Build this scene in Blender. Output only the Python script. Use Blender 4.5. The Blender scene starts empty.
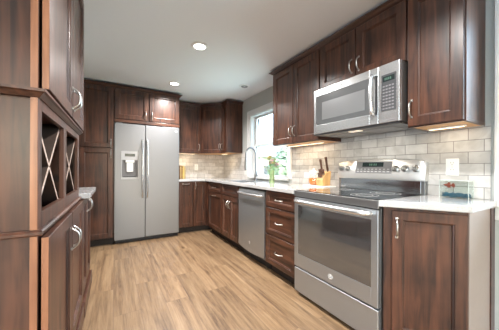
import bpy, bmesh, math, random
from mathutils import Vector, Matrix
random.seed(7)
PI = math.pi
SC = bpy.context.scene
COL = SC.collection

# ------------------------------------------------------------------ camera
CAMZ = 1.1027
YAW = 0.527
cam_d = bpy.data.cameras.new('camera')
cam = bpy.data.objects.new('camera', cam_d); COL.objects.link(cam)
cam.location = (0, 0, CAMZ)
cam.rotation_mode = 'XYZ'
cam.rotation_euler = (PI / 2, 0.0, -YAW)
cam.rotation_euler = (Matrix.Rotation(-YAW, 3, 'Z') @ Matrix.Rotation(PI / 2, 3, 'X') @ Matrix.Rotation(0.004, 3, 'Z')).to_euler()
cam_d.sensor_fit = 'HORIZONTAL'
cam_d.sensor_width = 36
cam_d.lens = 232.745 * 36 / 499
cam_d.shift_y = (168.313 - 165) / 499
cam_d.clip_start = 0.02
SC.camera = cam

# ------------------------------------------------------------------ exposure and world
SC.view_settings.view_transform = 'Standard'
SC.view_settings.look = 'None'
SC.view_settings.gamma = 1
SC.view_settings.use_curve_mapping = False
SC.view_settings.exposure = 0.27
w = bpy.data.worlds.new('sky'); SC.world = w; w.use_nodes = True
nt = w.node_tree; bg = nt.nodes['Background']
sky = nt.nodes.new('ShaderNodeTexSky'); sky.sky_type = 'NISHITA'; sky.sun_disc = False
sky.sun_elevation = math.radians(38); sky.sun_rotation = math.radians(200); sky.air_density = 1.2; sky.dust_density = 3
nt.links.new(sky.outputs[0], bg.inputs[0]); bg.inputs[1].default_value = 1.1

def area(name, loc, rot, sx, sy, power, color, spread=PI):
    d = bpy.data.lights.new(name, 'AREA'); d.shape = 'RECTANGLE'; d.size = sx; d.size_y = sy
    d.energy = power; d.color = color; d.spread = spread
    o = bpy.data.objects.new(name, d); COL.objects.link(o); o.location = loc; o.rotation_euler = rot
    return o
# daylight lamps at the openings; the unseen patio door and rear window are assumed
DAY = (0.60, 0.81, 1.0)
area('daylight_sink_window', (2.17, 2.93, 1.48), (0, PI / 2, 0), 1.0, 0.93, 13, DAY)
area('daylight_side_window', (2.17, -0.35, 1.53), (0, PI / 2, 0), 1.15, 1.4, 70, DAY)
area('daylight_assumed_patio_door', (-3.30, -0.7, 1.1), (0, -PI / 2, 0), 2.1, 2.6, 75, DAY)
area('daylight_assumed_rear_window', (-0.4, -3.60, 1.35), (PI / 2, 0, 0), 2.8, 1.5, 34, (0.68, 0.85, 1.0))

# ------------------------------------------------------------------ materials
MATS = {}
def new_mat(name):
    m = bpy.data.materials.new(name); m.use_nodes = True
    b = m.node_tree.nodes['Principled BSDF']
    return m, m.node_tree, b
def simple(name, col, rough=0.5, metal=0.0, coat=0.0, emit=None, es=0, trans=0.0, ior=1.45, bump=0, bscale=40, var=0.0):
    if name in MATS: return MATS[name]
    m, t, b = new_mat(name)
    b.inputs['Base Color'].default_value = (*col, 1); b.inputs['Roughness'].default_value = rough
    b.inputs['Metallic'].default_value = metal; b.inputs['Coat Weight'].default_value = coat
    b.inputs['Transmission Weight'].default_value = trans; b.inputs['IOR'].default_value = ior
    tc = t.nodes.new('ShaderNodeTexCoord'); n = t.nodes.new('ShaderNodeTexNoise'); n.inputs['Scale'].default_value = bscale
    t.links.new(tc.outputs['Object'], n.inputs['Vector'])
    if var > 0:
        mx = t.nodes.new('ShaderNodeMix'); mx.data_type = 'RGBA'
        mx.inputs[6].default_value = (*[c * (1 - var) for c in col], 1); mx.inputs[7].default_value = (*[min(1, c * (1 + var)) for c in col], 1)
        t.links.new(n.outputs[0], mx.inputs[0]); t.links.new(mx.outputs[2], b.inputs['Base Color'])
    if bump > 0:
        bp = t.nodes.new('ShaderNodeBump'); bp.inputs['Strength'].default_value = bump; bp.inputs['Distance'].default_value = 0.002
        t.links.new(n.outputs[0], bp.inputs['Height']); t.links.new(bp.outputs[0], b.inputs['Normal'])
    if emit: b.inputs['Emission Color'].default_value = (*emit, 1); b.inputs['Emission Strength'].default_value = es
    MATS[name] = m; return m

def wood(name, dark, light, rough=0.32, coat=0.35, axis='z', knots=0.75):
    m, t, b = new_mat(name); L = t.links.new
    tc = t.nodes.new('ShaderNodeTexCoord'); oi = t.nodes.new('ShaderNodeObjectInfo')
    ad = t.nodes.new('ShaderNodeVectorMath'); ad.operation = 'MULTIPLY_ADD'
    ad.inputs[1].default_value = (1, 1, 1)
    cmb = t.nodes.new('ShaderNodeCombineXYZ')
    ml = t.nodes.new('ShaderNodeMath'); ml.operation = 'MULTIPLY'; ml.inputs[1].default_value = 37
    L(oi.outputs['Random'], ml.inputs[0])
    for i in range(3): L(ml.outputs[0], cmb.inputs[i])
    L(tc.outputs['Object'], ad.inputs[0]); L(cmb.outputs[0], ad.inputs[2])
    mp = t.nodes.new('ShaderNodeMapping')
    s = {'z': (30, 30, 2.2), 'x': (2.2, 30, 30), 'y': (30, 2.2, 30)}[axis]
    mp.inputs['Scale'].default_value = s
    L(ad.outputs[0], mp.inputs[0])
    n1 = t.nodes.new('ShaderNodeTexNoise'); n1.inputs['Scale'].default_value = 1.0; n1.inputs['Detail'].default_value = 6; n1.inputs['Distortion'].default_value = 0.6
    L(mp.outputs[0], n1.inputs['Vector'])
    n2 = t.nodes.new('ShaderNodeTexNoise'); n2.inputs['Scale'].default_value = 5; n2.inputs['Detail'].default_value = 3
    L(ad.outputs[0], n2.inputs['Vector'])
    r1 = t.nodes.new('ShaderNodeValToRGB'); r1.color_ramp.elements[0].position = 0.36; r1.color_ramp.elements[1].position = 0.68
    r1.color_ramp.elements[0].color = (*dark, 1); r1.color_ramp.elements[1].color = (*light, 1)
    mxx = t.nodes.new('ShaderNodeMix'); mxx.inputs[0].default_value = 0.3
    L(n1.outputs[0], mxx.inputs[2]); L(n2.outputs[0], mxx.inputs[3]); L(mxx.outputs[0], r1.inputs[0])
    # knots
    vo = t.nodes.new('ShaderNodeTexVoronoi'); vo.inputs['Scale'].default_value = 5.0
    mp2 = t.nodes.new('ShaderNodeMapping'); mp2.inputs['Scale'].default_value = {'z': (1, 1, .6), 'x': (.6, 1, 1), 'y': (1, .6, 1)}[axis]
    L(ad.outputs[0], mp2.inputs[0]); L(mp2.outputs[0], vo.inputs['Vector'])
    r2 = t.nodes.new('ShaderNodeValToRGB'); r2.color_ramp.elements[0].position = 0.035; r2.color_ramp.elements[1].position = 0.085
    r2.color_ramp.elements[0].color = (1 - knots,) * 3 + (1,); r2.color_ramp.elements[1].color = (1, 1, 1, 1)
    L(vo.outputs['Distance'], r2.inputs[0])
    mu = t.nodes.new('ShaderNodeMix'); mu.data_type = 'RGBA'; mu.blend_type = 'MULTIPLY'; mu.inputs[0].default_value = 1
    L(r1.outputs[0], mu.inputs[6]); L(r2.outputs[0], mu.inputs[7]); L(mu.outputs[2], b.inputs['Base Color'])
    b.inputs['Roughness'].default_value = rough; b.inputs['Coat Weight'].default_value = coat; b.inputs['Coat Roughness'].default_value = 0.28; b.inputs['Specular IOR Level'].default_value = 0.3; b.inputs['Coat IOR'].default_value = 1.6
    bp = t.nodes.new('ShaderNodeBump'); bp.inputs['Strength'].default_value = 0.12; bp.inputs['Distance'].default_value = 0.002
    L(n1.outputs[0], bp.inputs['Height']); L(bp.outputs[0], b.inputs['Normal'])
    MATS[name] = m; return m

CH = wood('cherry_wood', (0.018, 0.0066, 0.0040), (0.118, 0.044, 0.023), rough=.45, coat=.4)
CHX = wood('cherry_wood_crosswise', (0.018, 0.0066, 0.0040), (0.118, 0.044, 0.023), rough=.45, coat=.4, axis='x')
CHD = wood('cherry_molding', (0.030, 0.012, 0.008), (0.085, 0.034, 0.022), axis='x', knots=0.2)
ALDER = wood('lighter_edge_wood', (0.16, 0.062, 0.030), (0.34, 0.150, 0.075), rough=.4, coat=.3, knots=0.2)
MAPLE = wood('raw_maple', (0.62, 0.33, 0.14), (0.80, 0.48, 0.22), rough=0.5, coat=0.1, axis='x', knots=0.1)
BLOCK = wood('beech_wood', (0.50, 0.28, 0.11), (0.72, 0.46, 0.20), rough=0.45, coat=0.1, knots=0.1)
BROWNW = wood('walnut_handle', (0.06, 0.025, 0.015), (0.13, 0.06, 0.04), rough=0.4, coat=0.2, knots=0.0)
BARK = wood('bark', (0.06, 0.04, 0.03), (0.16, 0.11, 0.08), rough=0.9, coat=0, knots=0.3)

def steel(name, col, rough, axis):
    m, t, b = new_mat(name); L = t.links.new
    tc = t.nodes.new('ShaderNodeTexCoord'); mp = t.nodes.new('ShaderNodeMapping')
    mp.inputs['Scale'].default_value = {'x': (2, 300, 300), 'z': (300, 300, 2)}[axis]
    n = t.nodes.new('ShaderNodeTexNoise'); n.inputs['Scale'].default_value = 1; n.inputs['Detail'].default_value = 3
    L(tc.outputs['Object'], mp.inputs[0]); L(mp.outputs[0], n.inputs['Vector'])
    mr = t.nodes.new('ShaderNodeMapRange'); mr.inputs['To Min'].default_value = rough - 0.05; mr.inputs['To Max'].default_value = rough + 0.07
    L(n.outputs[0], mr.inputs['Value']); L(mr.outputs[0], b.inputs['Roughness'])
    b.inputs['Base Color'].default_value = (*col, 1); b.inputs['Metallic'].default_value = 0.85
    MATS[name] = m; return m
SS = steel('brushed_stainless', (0.41, 0.43, 0.45), 0.36, 'x')
SSV = steel('brushed_stainless_upright', (0.27, 0.275, 0.285), 0.42, 'z')
SSL = steel('bright_stainless', (0.66, 0.67, 0.68), 0.24, 'x')
SSP = steel('satin_panel_stainless', (0.66, 0.655, 0.64), 0.42, 'x')
SSD = steel('dark_stainless', (0.25, 0.25, 0.25), 0.35, 'x')
NICKEL = simple('brushed_nickel', (0.46, 0.445, 0.42), 0.33, 1.0)
CHROME = simple('chrome', (0.20, 0.205, 0.21), 0.32, 1.0)
BLACK = simple('black_plastic', (0.015, 0.015, 0.017), 0.4)
BLKGL = simple('black_glass', (0.012, 0.013, 0.015), 0.06, coat=0.6)
OVGL = simple('oven_glass', (0.20, 0.205, 0.21), 0.09, metal=0.8, coat=0.8)
MWGL = simple('microwave_glass', (0.15, 0.155, 0.16), 0.16, metal=0.35, coat=0.5)
GREYP = simple('grey_plastic', (0.16, 0.16, 0.165), 0.45)
KEYP = simple('keypad_grey', (0.42, 0.42, 0.42), 0.5)
DISP = simple('display', (0.02, 0.03, 0.03), 0.2)
DIGIT = simple('green_digits', (0.06, 0.12, 0.09), 0.4, emit=(0.25, 0.7, 0.45), es=0.03)
WHITEP = simple('white_plastic', (0.86, 0.86, 0.84), 0.35)
TRIMW = simple('white_trim_paint', (0.74, 0.745, 0.74), 0.4, bump=0.05, var=0.02)
WALLM = simple('grey_wall_paint', (0.46, 0.475, 0.455), 0.75, bump=0.15, bscale=120, var=0.03)
CEILM = simple('ceiling_paint', (0.79, 0.81, 0.83), 0.9, bump=0.2, bscale=90, var=0.02)
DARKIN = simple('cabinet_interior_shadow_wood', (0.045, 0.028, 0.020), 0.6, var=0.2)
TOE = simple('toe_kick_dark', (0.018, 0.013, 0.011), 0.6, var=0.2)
GLASS = simple('clear_glass', (1, 1, 1), 0.0, trans=1.0, ior=1.45)
def thin_glass():
    m, t, b = new_mat('window_glass'); t.nodes.remove(b)
    out = t.nodes['Material Output']; tr = t.nodes.new('ShaderNodeBsdfTransparent'); gl = t.nodes.new('ShaderNodeBsdfGlossy')
    gl.inputs['Roughness'].default_value = 0.02; mx = t.nodes.new('ShaderNodeMixShader')
    lw = t.nodes.new('ShaderNodeLayerWeight'); lw.inputs[0].default_value = 0.15
    t.links.new(lw.outputs['Fresnel'], mx.inputs[0]); t.links.new(tr.outputs[0], mx.inputs[1]); t.links.new(gl.outputs[0], mx.inputs[2])
    t.links.new(mx.outputs[0], out.inputs[0]); return m
WGLASS = thin_glass()
def tank_glass():
    m, t, b = new_mat('tank_glass'); t.nodes.remove(b)
    out = t.nodes['Material Output']; tr = t.nodes.new('ShaderNodeBsdfTransparent'); gl = t.nodes.new('ShaderNodeBsdfGlossy')
    tr.inputs[0].default_value = (.96, .985, .975, 1); gl.inputs['Roughness'].default_value = 0.05; mx = t.nodes.new('ShaderNodeMixShader'); mx.inputs[0].default_value = .07
    t.links.new(tr.outputs[0], mx.inputs[1]); t.links.new(gl.outputs[0], mx.inputs[2]); t.links.new(mx.outputs[0], out.inputs[0]); return m
TGLASS = tank_glass()

def quartz():
    m, t, b = new_mat('white_quartz'); L = t.links.new
    tc = t.nodes.new('ShaderNodeTexCoord')
    n = t.nodes.new('ShaderNodeTexNoise'); n.inputs['Scale'].default_value = 160; n.inputs['Detail'].default_value = 2
    n2 = t.nodes.new('ShaderNodeTexNoise'); n2.inputs['Scale'].default_value = 6; n2.inputs['Detail'].default_value = 6
    L(tc.outputs['Object'], n.inputs['Vector']); L(tc.outputs['Object'], n2.inputs['Vector'])
    r = t.nodes.new('ShaderNodeValToRGB'); r.color_ramp.elements[0].position = 0.3; r.color_ramp.elements[1].position = 0.55
    r.color_ramp.elements[0].color = (0.34, 0.34, 0.335, 1); r.color_ramp.elements[1].color = (0.50, 0.50, 0.50, 1)
    mx = t.nodes.new('ShaderNodeMix'); mx.inputs[0].default_value = 0.4; L(n.outputs[0], mx.inputs[2]); L(n2.outputs[0], mx.inputs[3])
    L(mx.outputs[0], r.inputs[0]); L(r.outputs[0], b.inputs['Base Color'])
    b.inputs['Roughness'].default_value = 0.12; b.inputs['Coat Weight'].default_value = 0.3
    return m
QUARTZ = quartz()

def tile_mat(name, horiz):
    # 3x6 inch stone subway tile laid in running bond; horiz = world axis along the wall
    m, t, b = new_mat(name); L = t.links.new
    tc = t.nodes.new('ShaderNodeTexCoord'); sp = t.nodes.new('ShaderNodeSeparateXYZ'); cb = t.nodes.new('ShaderNodeCombineXYZ')
    L(tc.outputs['Object'], sp.inputs[0]); L(sp.outputs[horiz], cb.inputs[0]); L(sp.outputs[2], cb.inputs[1])
    mp = t.nodes.new('ShaderNodeMapping'); mp.inputs['Location'].default_value = (0.014, 0.004 - 0.914, 0); L(cb.outputs[0], mp.inputs[0])
    br = t.nodes.new('ShaderNodeTexBrick'); br.inputs['Scale'].default_value = 1.0
    br.inputs['Brick Width'].default_value = 0.153; br.inputs['Row Height'].default_value = 0.0765
    br.inputs['Mortar Size'].default_value = 0.0024; br.inputs['Mortar Smooth'].default_value = 0.3; br.offset = 0.5
    br.inputs['Color1'].default_value = (0.48, 0.465, 0.445, 1); br.inputs['Color2'].default_value = (0.67, 0.66, 0.64, 1)
    br.inputs['Mortar'].default_value = (0.25, 0.24, 0.23, 1)
    L(mp.outputs[0], br.inputs['Vector'])
    n = t.nodes.new('ShaderNodeTexNoise'); n.inputs['Scale'].default_value = 9; n.inputs['Detail'].default_value = 8; n.inputs['Distortion'].default_value = 1.4
    L(tc.outputs['Object'], n.inputs['Vector'])
    r = t.nodes.new('ShaderNodeValToRGB'); r.color_ramp.elements[0].position = 0.3; r.color_ramp.elements[1].position = 0.6
    r.color_ramp.elements[0].color = (0.74, 0.73, 0.72, 1); r.color_ramp.elements[1].color = (1, 1, 1, 1)
    L(n.outputs[0], r.inputs[0])
    mu = t.nodes.new('ShaderNodeMix'); mu.data_type = 'RGBA'; mu.blend_type = 'MULTIPLY'; mu.inputs[0].default_value = 0.8
    L(br.outputs['Color'], mu.inputs[6]); L(r.outputs[0], mu.inputs[7]); L(mu.outputs[2], b.inputs['Base Color'])
    b.inputs['Roughness'].default_value = 0.28
    iv = t.nodes.new('ShaderNodeMath'); iv.operation = 'SUBTRACT'; iv.inputs[0].default_value = 1; L(br.outputs['Fac'], iv.inputs[1])
    bp = t.nodes.new('ShaderNodeBump'); bp.inputs['Strength'].default_value = 0.5; bp.inputs['Distance'].default_value = 0.002
    L(iv.outputs[0], bp.inputs['Height']); L(bp.outputs[0], b.inputs['Normal'])
    return m
TILEY = tile_mat('stone_subway_tile_side', 1); TILEX = tile_mat('stone_subway_tile_back', 0)

def floor_mat():
    m, t, b = new_mat('oak_plank_floor'); L = t.links.new
    tc = t.nodes.new('ShaderNodeTexCoord'); sp = t.nodes.new('ShaderNodeSeparateXYZ'); cb = t.nodes.new('ShaderNodeCombineXYZ')
    L(tc.outputs['Object'], sp.inputs[0]); L(sp.outputs[1], cb.inputs[0]); L(sp.outputs[0], cb.inputs[1])
    br = t.nodes.new('ShaderNodeTexBrick'); br.offset = 0.37; br.offset_frequency = 2
    br.inputs['Scale'].default_value = 1; br.inputs['Brick Width'].default_value = 1.22; br.inputs['Row Height'].default_value = 0.185
    br.inputs['Mortar Size'].default_value = 0.0016; br.inputs['Bias'].default_value = 0.0
    br.inputs['Color1'].default_value = (0, 0, 0, 1); br.inputs['Color2'].default_value = (1, 1, 1, 1); br.inputs['Mortar'].default_value = (0.2, 0.2, 0.2, 1)
    L(cb.outputs[0], br.inputs['Vector'])
    # per-plank offset of the grain
    sc = t.nodes.new('ShaderNodeVectorMath'); sc.operation = 'MULTIPLY'; sc.inputs[1].default_value = (9, 23, 5); L(br.outputs['Color'], sc.inputs[0])
    ad = t.nodes.new('ShaderNodeVectorMath'); ad.operation = 'ADD'; L(cb.outputs[0], ad.inputs[0]); L(sc.outputs[0], ad.inputs[1])
    mp = t.nodes.new('ShaderNodeMapping'); mp.inputs['Scale'].default_value = (0.9, 13, 1); L(ad.outputs[0], mp.inputs[0])
    n = t.nodes.new('ShaderNodeTexNoise'); n.inputs['Scale'].default_value = 1.5; n.inputs['Detail'].default_value = 7; n.inputs['Distortion'].default_value = 0.35
    n.inputs['Roughness'].default_value = 0.74
    L(mp.outputs[0], n.inputs['Vector'])
    r = t.nodes.new('ShaderNodeValToRGB'); r.color_ramp.elements[0].position = 0.33; r.color_ramp.elements[1].position = 0.68
    r.color_ramp.elements[0].color = (0.105, 0.060, 0.033, 1); r.color_ramp.elements[1].color = (0.33, 0.222, 0.126, 1)
    e = r.color_ramp.elements.new(0.5); e.color = (0.242, 0.153, 0.082, 1)
    L(n.outputs[0], r.inputs[0])
    r3 = t.nodes.new('ShaderNodeMapRange'); r3.inputs['To Min'].default_value = 0.88; r3.inputs['To Max'].default_value = 1.10; L(br.outputs['Color'], r3.inputs['Value'])
    cmb = t.nodes.new('ShaderNodeCombineColor')
    for i in range(3): L(r3.outputs[0], cmb.inputs[i])
    mu = t.nodes.new('ShaderNodeMix'); mu.data_type = 'RGBA'; mu.blend_type = 'MULTIPLY'; mu.inputs[0].default_value = 1
    L(r.outputs[0], mu.inputs[6]); L(cmb.outputs[0], mu.inputs[7])
    # knots
    vo = t.nodes.new('ShaderNodeTexVoronoi'); vo.inputs['Scale'].default_value = 3.4
    mk = t.nodes.new('ShaderNodeMapping'); mk.inputs['Scale'].default_value = (0.6, 1.5, 1); L(ad.outputs[0], mk.inputs[0]); L(mk.outputs[0], vo.inputs['Vector'])
    rk = t.nodes.new('ShaderNodeValToRGB'); rk.color_ramp.elements[0].position = 0.02; rk.color_ramp.elements[1].position = 0.17
    rk.color_ramp.elements[0].color = (0.30, 0.24, 0.2, 1); rk.color_ramp.elements[1].color = (1, 1, 1, 1); L(vo.outputs['Distance'], rk.inputs[0])
    mu2 = t.nodes.new('ShaderNodeMix'); mu2.data_type = 'RGBA'; mu2.blend_type = 'MULTIPLY'; mu2.inputs[0].default_value = 0.8
    L(mu.outputs[2], mu2.inputs[6]); L(rk.outputs[0], mu2.inputs[7])
    mo = t.nodes.new('ShaderNodeMix'); mo.data_type = 'RGBA'; L(br.outputs['Fac'], mo.inputs[0]); L(mu2.outputs[2], mo.inputs[6]); mo.inputs[7].default_value = (0.16, 0.10, 0.06, 1)
    L(mo.outputs[2], b.inputs['Base Color']); b.inputs['Roughness'].default_value = 0.42
    bp = t.nodes.new('ShaderNodeBump'); bp.inputs['Strength'].default_value = 0.15; bp.inputs['Distance'].default_value = 0.002
    L(n.outputs[0], bp.inputs['Height']); L(bp.outputs[0], b.inputs['Normal'])
    return m
FLOORM = floor_mat()

# ------------------------------------------------------------------ mesh helpers
def BM(): return bmesh.new()
def merge(bm, tmp):
    me = bpy.data.meshes.new('tmp'); tmp.to_mesh(me); tmp.free(); bm.from_mesh(me); bpy.data.meshes.remove(me)
def box(bm, x0, y0, z0, x1, y1, z1, bev=0.0, seg=2, rot=None, piv=None):
    t = bmesh.new()
    bmesh.ops.create_cube(t, size=1)
    for v in t.verts:
        v.co = Vector(((x0 + x1) / 2 + v.co.x * (x1 - x0), (y0 + y1) / 2 + v.co.y * (y1 - y0), (z0 + z1) / 2 + v.co.z * (z1 - z0)))
    if bev > 0: bmesh.ops.bevel(t, geom=list(t.edges), offset=bev, segments=seg, affect='EDGES', profile=0.5)
    if rot is not None: bmesh.ops.rotate(t, verts=t.verts, cent=piv or (0, 0, 0), matrix=rot)
    merge(bm, t); return bm
def tube(bm, pts, r, seg=10, cap=True, flat=1.0):
    pts = [Vector(p) for p in pts]; rs = r if isinstance(r, (list, tuple)) else [r] * len(pts)
    rings = []; up = None
    for i, p in enumerate(pts):
        d = (pts[min(i + 1, len(pts) - 1)] - pts[max(i - 1, 0)]).normalized()
        if up is None:
            up = Vector((0, 0, 1)) if abs(d.z) < 0.9 else Vector((1, 0, 0))
        a = d.cross(up).normalized(); b_ = a.cross(d).normalized(); up = b_
        rings.append([bm.verts.new(p + (a * math.cos(2 * PI * k / seg) + b_ * math.sin(2 * PI * k / seg) * flat) * rs[i]) for k in range(seg)])
    for i in range(len(rings) - 1):
        for k in range(seg):
            bm.faces.new((rings[i][k], rings[i][(k + 1) % seg], rings[i + 1][(k + 1) % seg], rings[i + 1][k]))
    if cap:
        bm.faces.new(rings[0]); bm.faces.new(rings[-1][::-1])
    return bm
def lathe(bm, prof, c=(0, 0, 0), seg=24, M=None):
    rings = []; c = Vector(c)
    def tr(p):
        return c + (M @ p if M else p)
    for (r, z) in prof:
        if r < 1e-6: rings.append([bm.verts.new(tr(Vector((0, 0, z))))])
        else: rings.append([bm.verts.new(tr(Vector((r * math.cos(2 * PI * k / seg), r * math.sin(2 * PI * k / seg), z)))) for k in range(seg)])
    for a, b_ in zip(rings[:-1], rings[1:]):
        for k in range(seg):
            if len(a) == 1 and len(b_) == 1: continue
            if len(a) == 1: bm.faces.new((a[0], b_[k], b_[(k + 1) % seg]))
            elif len(b_) == 1: bm.faces.new((a[k], a[(k + 1) % seg], b_[0]))
            else: bm.faces.new((a[k], a[(k + 1) % seg], b_[(k + 1) % seg], b_[k]))
    return bm
def prism(bm, poly, z0, z1, hole=None):
    t = bmesh.new()
    def loop(ps): 
        vs = [t.verts.new((x, y, z0)) for x, y in ps]
        return [t.edges.new((vs[i], vs[(i + 1) % len(vs)])) for i in range(len(vs))]
    ed = loop(poly)
    if hole: ed += loop(hole)
    bmesh.ops.triangle_fill(t, edges=ed, use_beauty=True)
    f = list(t.faces)
    ex = bmesh.ops.extrude_face_region(t, geom=f)
    bmesh.ops.translate(t, verts=[g for g in ex['geom'] if isinstance(g, bmesh.types.BMVert)], vec=(0, 0, z1 - z0))
    merge(bm, t); return bm
def molding(bm, path, prof, closed_ends=True):
    # sweeps profile [(outward, z)] along a 2D path; outward is the right-hand side of travel
    P = [Vector((x, y)) for x, y in path]; nrm = []
    for i in range(len(P) - 1):
        d = (P[i + 1] - P[i]).normalized(); nrm.append(Vector((d.y, -d.x)))
    rings = []
    for i, p in enumerate(P):
        if i == 0: m = nrm[0]
        elif i == len(P) - 1: m = nrm[-1]
        else:
            m = (nrm[i - 1] + nrm[i]).normalized(); m = m / max(0.2, m.dot(nrm[i]))
        rings.append([bm.verts.new((p.x + m.x * o, p.y + m.y * o, z)) for o, z in prof])
    n = len(prof)
    for a, b_ in zip(rings[:-1], rings[1:]):
        for k in range(n): bm.faces.new((a[k], a[(k + 1) % n], b_[(k + 1) % n], b_[k]))
    bm.faces.new(rings[0]); bm.faces.new(rings[-1][::-1])
    return bm

def obj(name, bm, m, parent=None, loc=None, rz=0, smooth=False, label=None):
    bmesh.ops.recalc_face_normals(bm, faces=bm.faces)
    me = bpy.data.meshes.new(name); bm.to_mesh(me); bm.free()
    ms = m if isinstance(m, (list, tuple)) else [m]
    for x in ms: me.materials.append(x)
    o = bpy.data.objects.new(name, me); COL.objects.link(o)
    if parent: o.parent = parent
    if loc: o.location = loc
    o.rotation_euler = (0, 0, rz)
    if smooth:
        for p in me.polygons: p.use_smooth = True
        try: me.set_sharp_from_angle(angle=math.radians(40))
        except Exception: pass
    if label: o['label'] = label
    return o
def tag(o, label, cat, group=None):
    o['label'] = label; o['category'] = cat
    if group: o['group'] = group
    return o
def thing(name, label, cat, loc=(0, 0, 0), rz=0, group=None):
    o = bpy.data.objects.new(name, None); COL.objects.link(o); o.location = loc; o.rotation_euler = (0, 0, rz)
    o.empty_display_size = 0.1
    return tag(o, label, cat, group)
def struct(name, bm, m, label=None, **k):
    o = obj(name, bm, m, **k)
    if not k.get('parent'): o['kind'] = 'structure'
    if label: o['label'] = label
    return o
def copy_tree(o, parent=None):
    c = o.copy(); COL.objects.link(c)
    if parent: c.parent = parent
    for ch in list(o.children): copy_tree(ch, c)
    return c

# ------------------------------------------------------------------ room shell
XR, YB, ZC = 2.015, 4.55, 2.32
XL, XD, YN, YS = -0.83, -3.2, 0.98, -3.5     # kitchen side wall, far dining wall, corner of the kitchen wall, rear wall
struct('floor', box(BM(), XD - .12, YS - .12, -0.1, XR + .12, YB + .12, 0), FLOORM, 'light oak plank floor running towards the refrigerator')
struct('ceiling', box(BM(), XD - .12, YS - .12, ZC, XR + .12, YB + .12, ZC + .12), CEILM, 'smooth pale grey white ceiling')
# side wall with two window openings
W1 = (2.44, 3.42, 0.960, 1.99); W2 = (-1.1, 0.385, 0.905, 2.13)
b = BM()
box(b, XR, W1[1], 0, XR + .15, YB, ZC); box(b, XR, W1[0], 0, XR + .15, W1[1], W1[2]); box(b, XR, W1[0], W1[3], XR + .15, W1[1], ZC)
box(b, XR, W2[1], 0, XR + .15, W1[0], ZC); box(b, XR, W2[0], 0, XR + .15, W2[1], W2[2]); box(b, XR, W2[0], W2[3], XR + .15, W2[1], ZC)
box(b, XR, YS, 0, XR + .15, W2[0], ZC)
struct('wall_right', b, WALLM, 'grey painted wall behind the range and sink')
struct('wall_back', box(BM(), XL - .12, YB, 0, XR + .15, YB + .12, ZC), WALLM, 'grey wall behind the refrigerator')
struct('wall_left', box(BM(), XL - .12, YN, 0, XL, YB, ZC), WALLM, 'grey wall behind the wooden hutch')
b = BM(); box(b, XD, YN, 0, XL - .12, YN + .12, ZC)
struct('wall_dining', b, WALLM)
b = BM(); box(b, XD - .12, YS, 0, XD, -2.05, ZC); box(b, XD - .12, 0.65, 0, XD, YN + .12, ZC); box(b, XD - .12, -2.05, 2.15, XD, 0.65, ZC)
struct('wall_far_left', b, WALLM)
b = BM(); box(b, XD, YS - .12, 0, -1.85, YS, ZC); box(b, 1.05, YS - .12, 0, XR, YS, ZC); box(b, -1.85, YS - .12, 0, 1.05, YS, 0.6); box(b, -1.85, YS - .12, 2.1, 1.05, YS, ZC)
struct('wall_front', b, WALLM)

def casing(b, y0, y1, z0, z1, w_, bottom=True, X=XR):
    t = 0.018
    box(b, X - t, y0 - w_, z0, X, y0, z1 + w_, .003); box(b, X - t, y1, z0, X, y1 + w_, z1 + w_, .003)
    box(b, X - t, y0, z1, X, y1, z1 + w_, .003)
    # backband
    box(b, X - t - .010, y0 - w_, z0, X - t, y0 - w_ + .018, z1 + w_, .003); box(b, X - t - .010, y1 + w_ - .018, z0, X - t, y1 + w_, z1 + w_, .003)
    box(b, X - t - .010, y0 - w_, z1 + w_ - .018, X - t, y1 + w_, z1 + w_, .003)
    # jamb lining
    box(b, X, y0, z0, X + .13, y0 + .012, z1); box(b, X, y1 - .012, z0, X + .13, y1, z1); box(b, X, y0, z1 - .012, X + .13, y1, z1); box(b, X, y0, z0, X + .13, y1, z0 + .012)
    return b
def sash(b, x, y0, y1, z0, z1, w_=.030, t=.03):
    box(b, x, y0, z0, x + t, y0 + w_, z1, .003); box(b, x, y1 - w_, z0, x + t, y1, z1, .003)
    box(b, x, y0 + w_, z0, x + t, y1 - w_, z0 + w_, .003); box(b, x, y0 + w_, z1 - w_, x + t, y1 - w_, z1, .003)
    return b
def window(name, W, cw, stool, label):
    y0, y1, z0, z1 = W
    r = bpy.data.objects.new(name, None); COL.objects.link(r); r['kind'] = 'structure'; r['label'] = label
    b = casing(BM(), y0, y1, z0, z1, cw)
    obj('window_casing', b, TRIMW, r)
    zm = (z0 + z1) / 2 + .01
    a = obj('upper_sash', sash(BM(), XR + .085, y0 + .012, y1 - .012, zm - .019, z1 - .012), TRIMW, r)
    obj('window_pane', box(BM(), XR + .098, y0 + .05, zm + .015, XR + .101, y1 - .05, z1 - .05), WGLASS, a)
    a = obj('lower_sash', sash(BM(), XR + .050, y0 + .012, y1 - .012, z0 + .012, zm + .019), TRIMW, r)
    obj('window_pane', box(BM(), XR + .063, y0 + .05, z0 + .05, XR + .066, y1 - .05, zm - .015), WGLASS, a)
    if stool:
        obj('window_sill', box(BM(), XR - .045, y0 - cw - .02, z0 - .028, XR + .05, y1 + cw + .02, z0, .006), TRIMW, r)
        obj('window_apron', box(BM(), XR - .016, y0 - cw, z0 - .11, XR, y1 + cw, z0 - .028, .004), TRIMW, r)
    else:
        obj('window_sill', box(BM(), XR - .030, y0 - .02, z0 - .020, XR + .05, y1 + .02, z0 + .004, .005), TRIMW, r)
window('window_1', W1, .088, False, 'white double hung window above the kitchen sink')
window('window_2', W2, .088, True, 'white trimmed window beside the right hand counter end')
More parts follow.
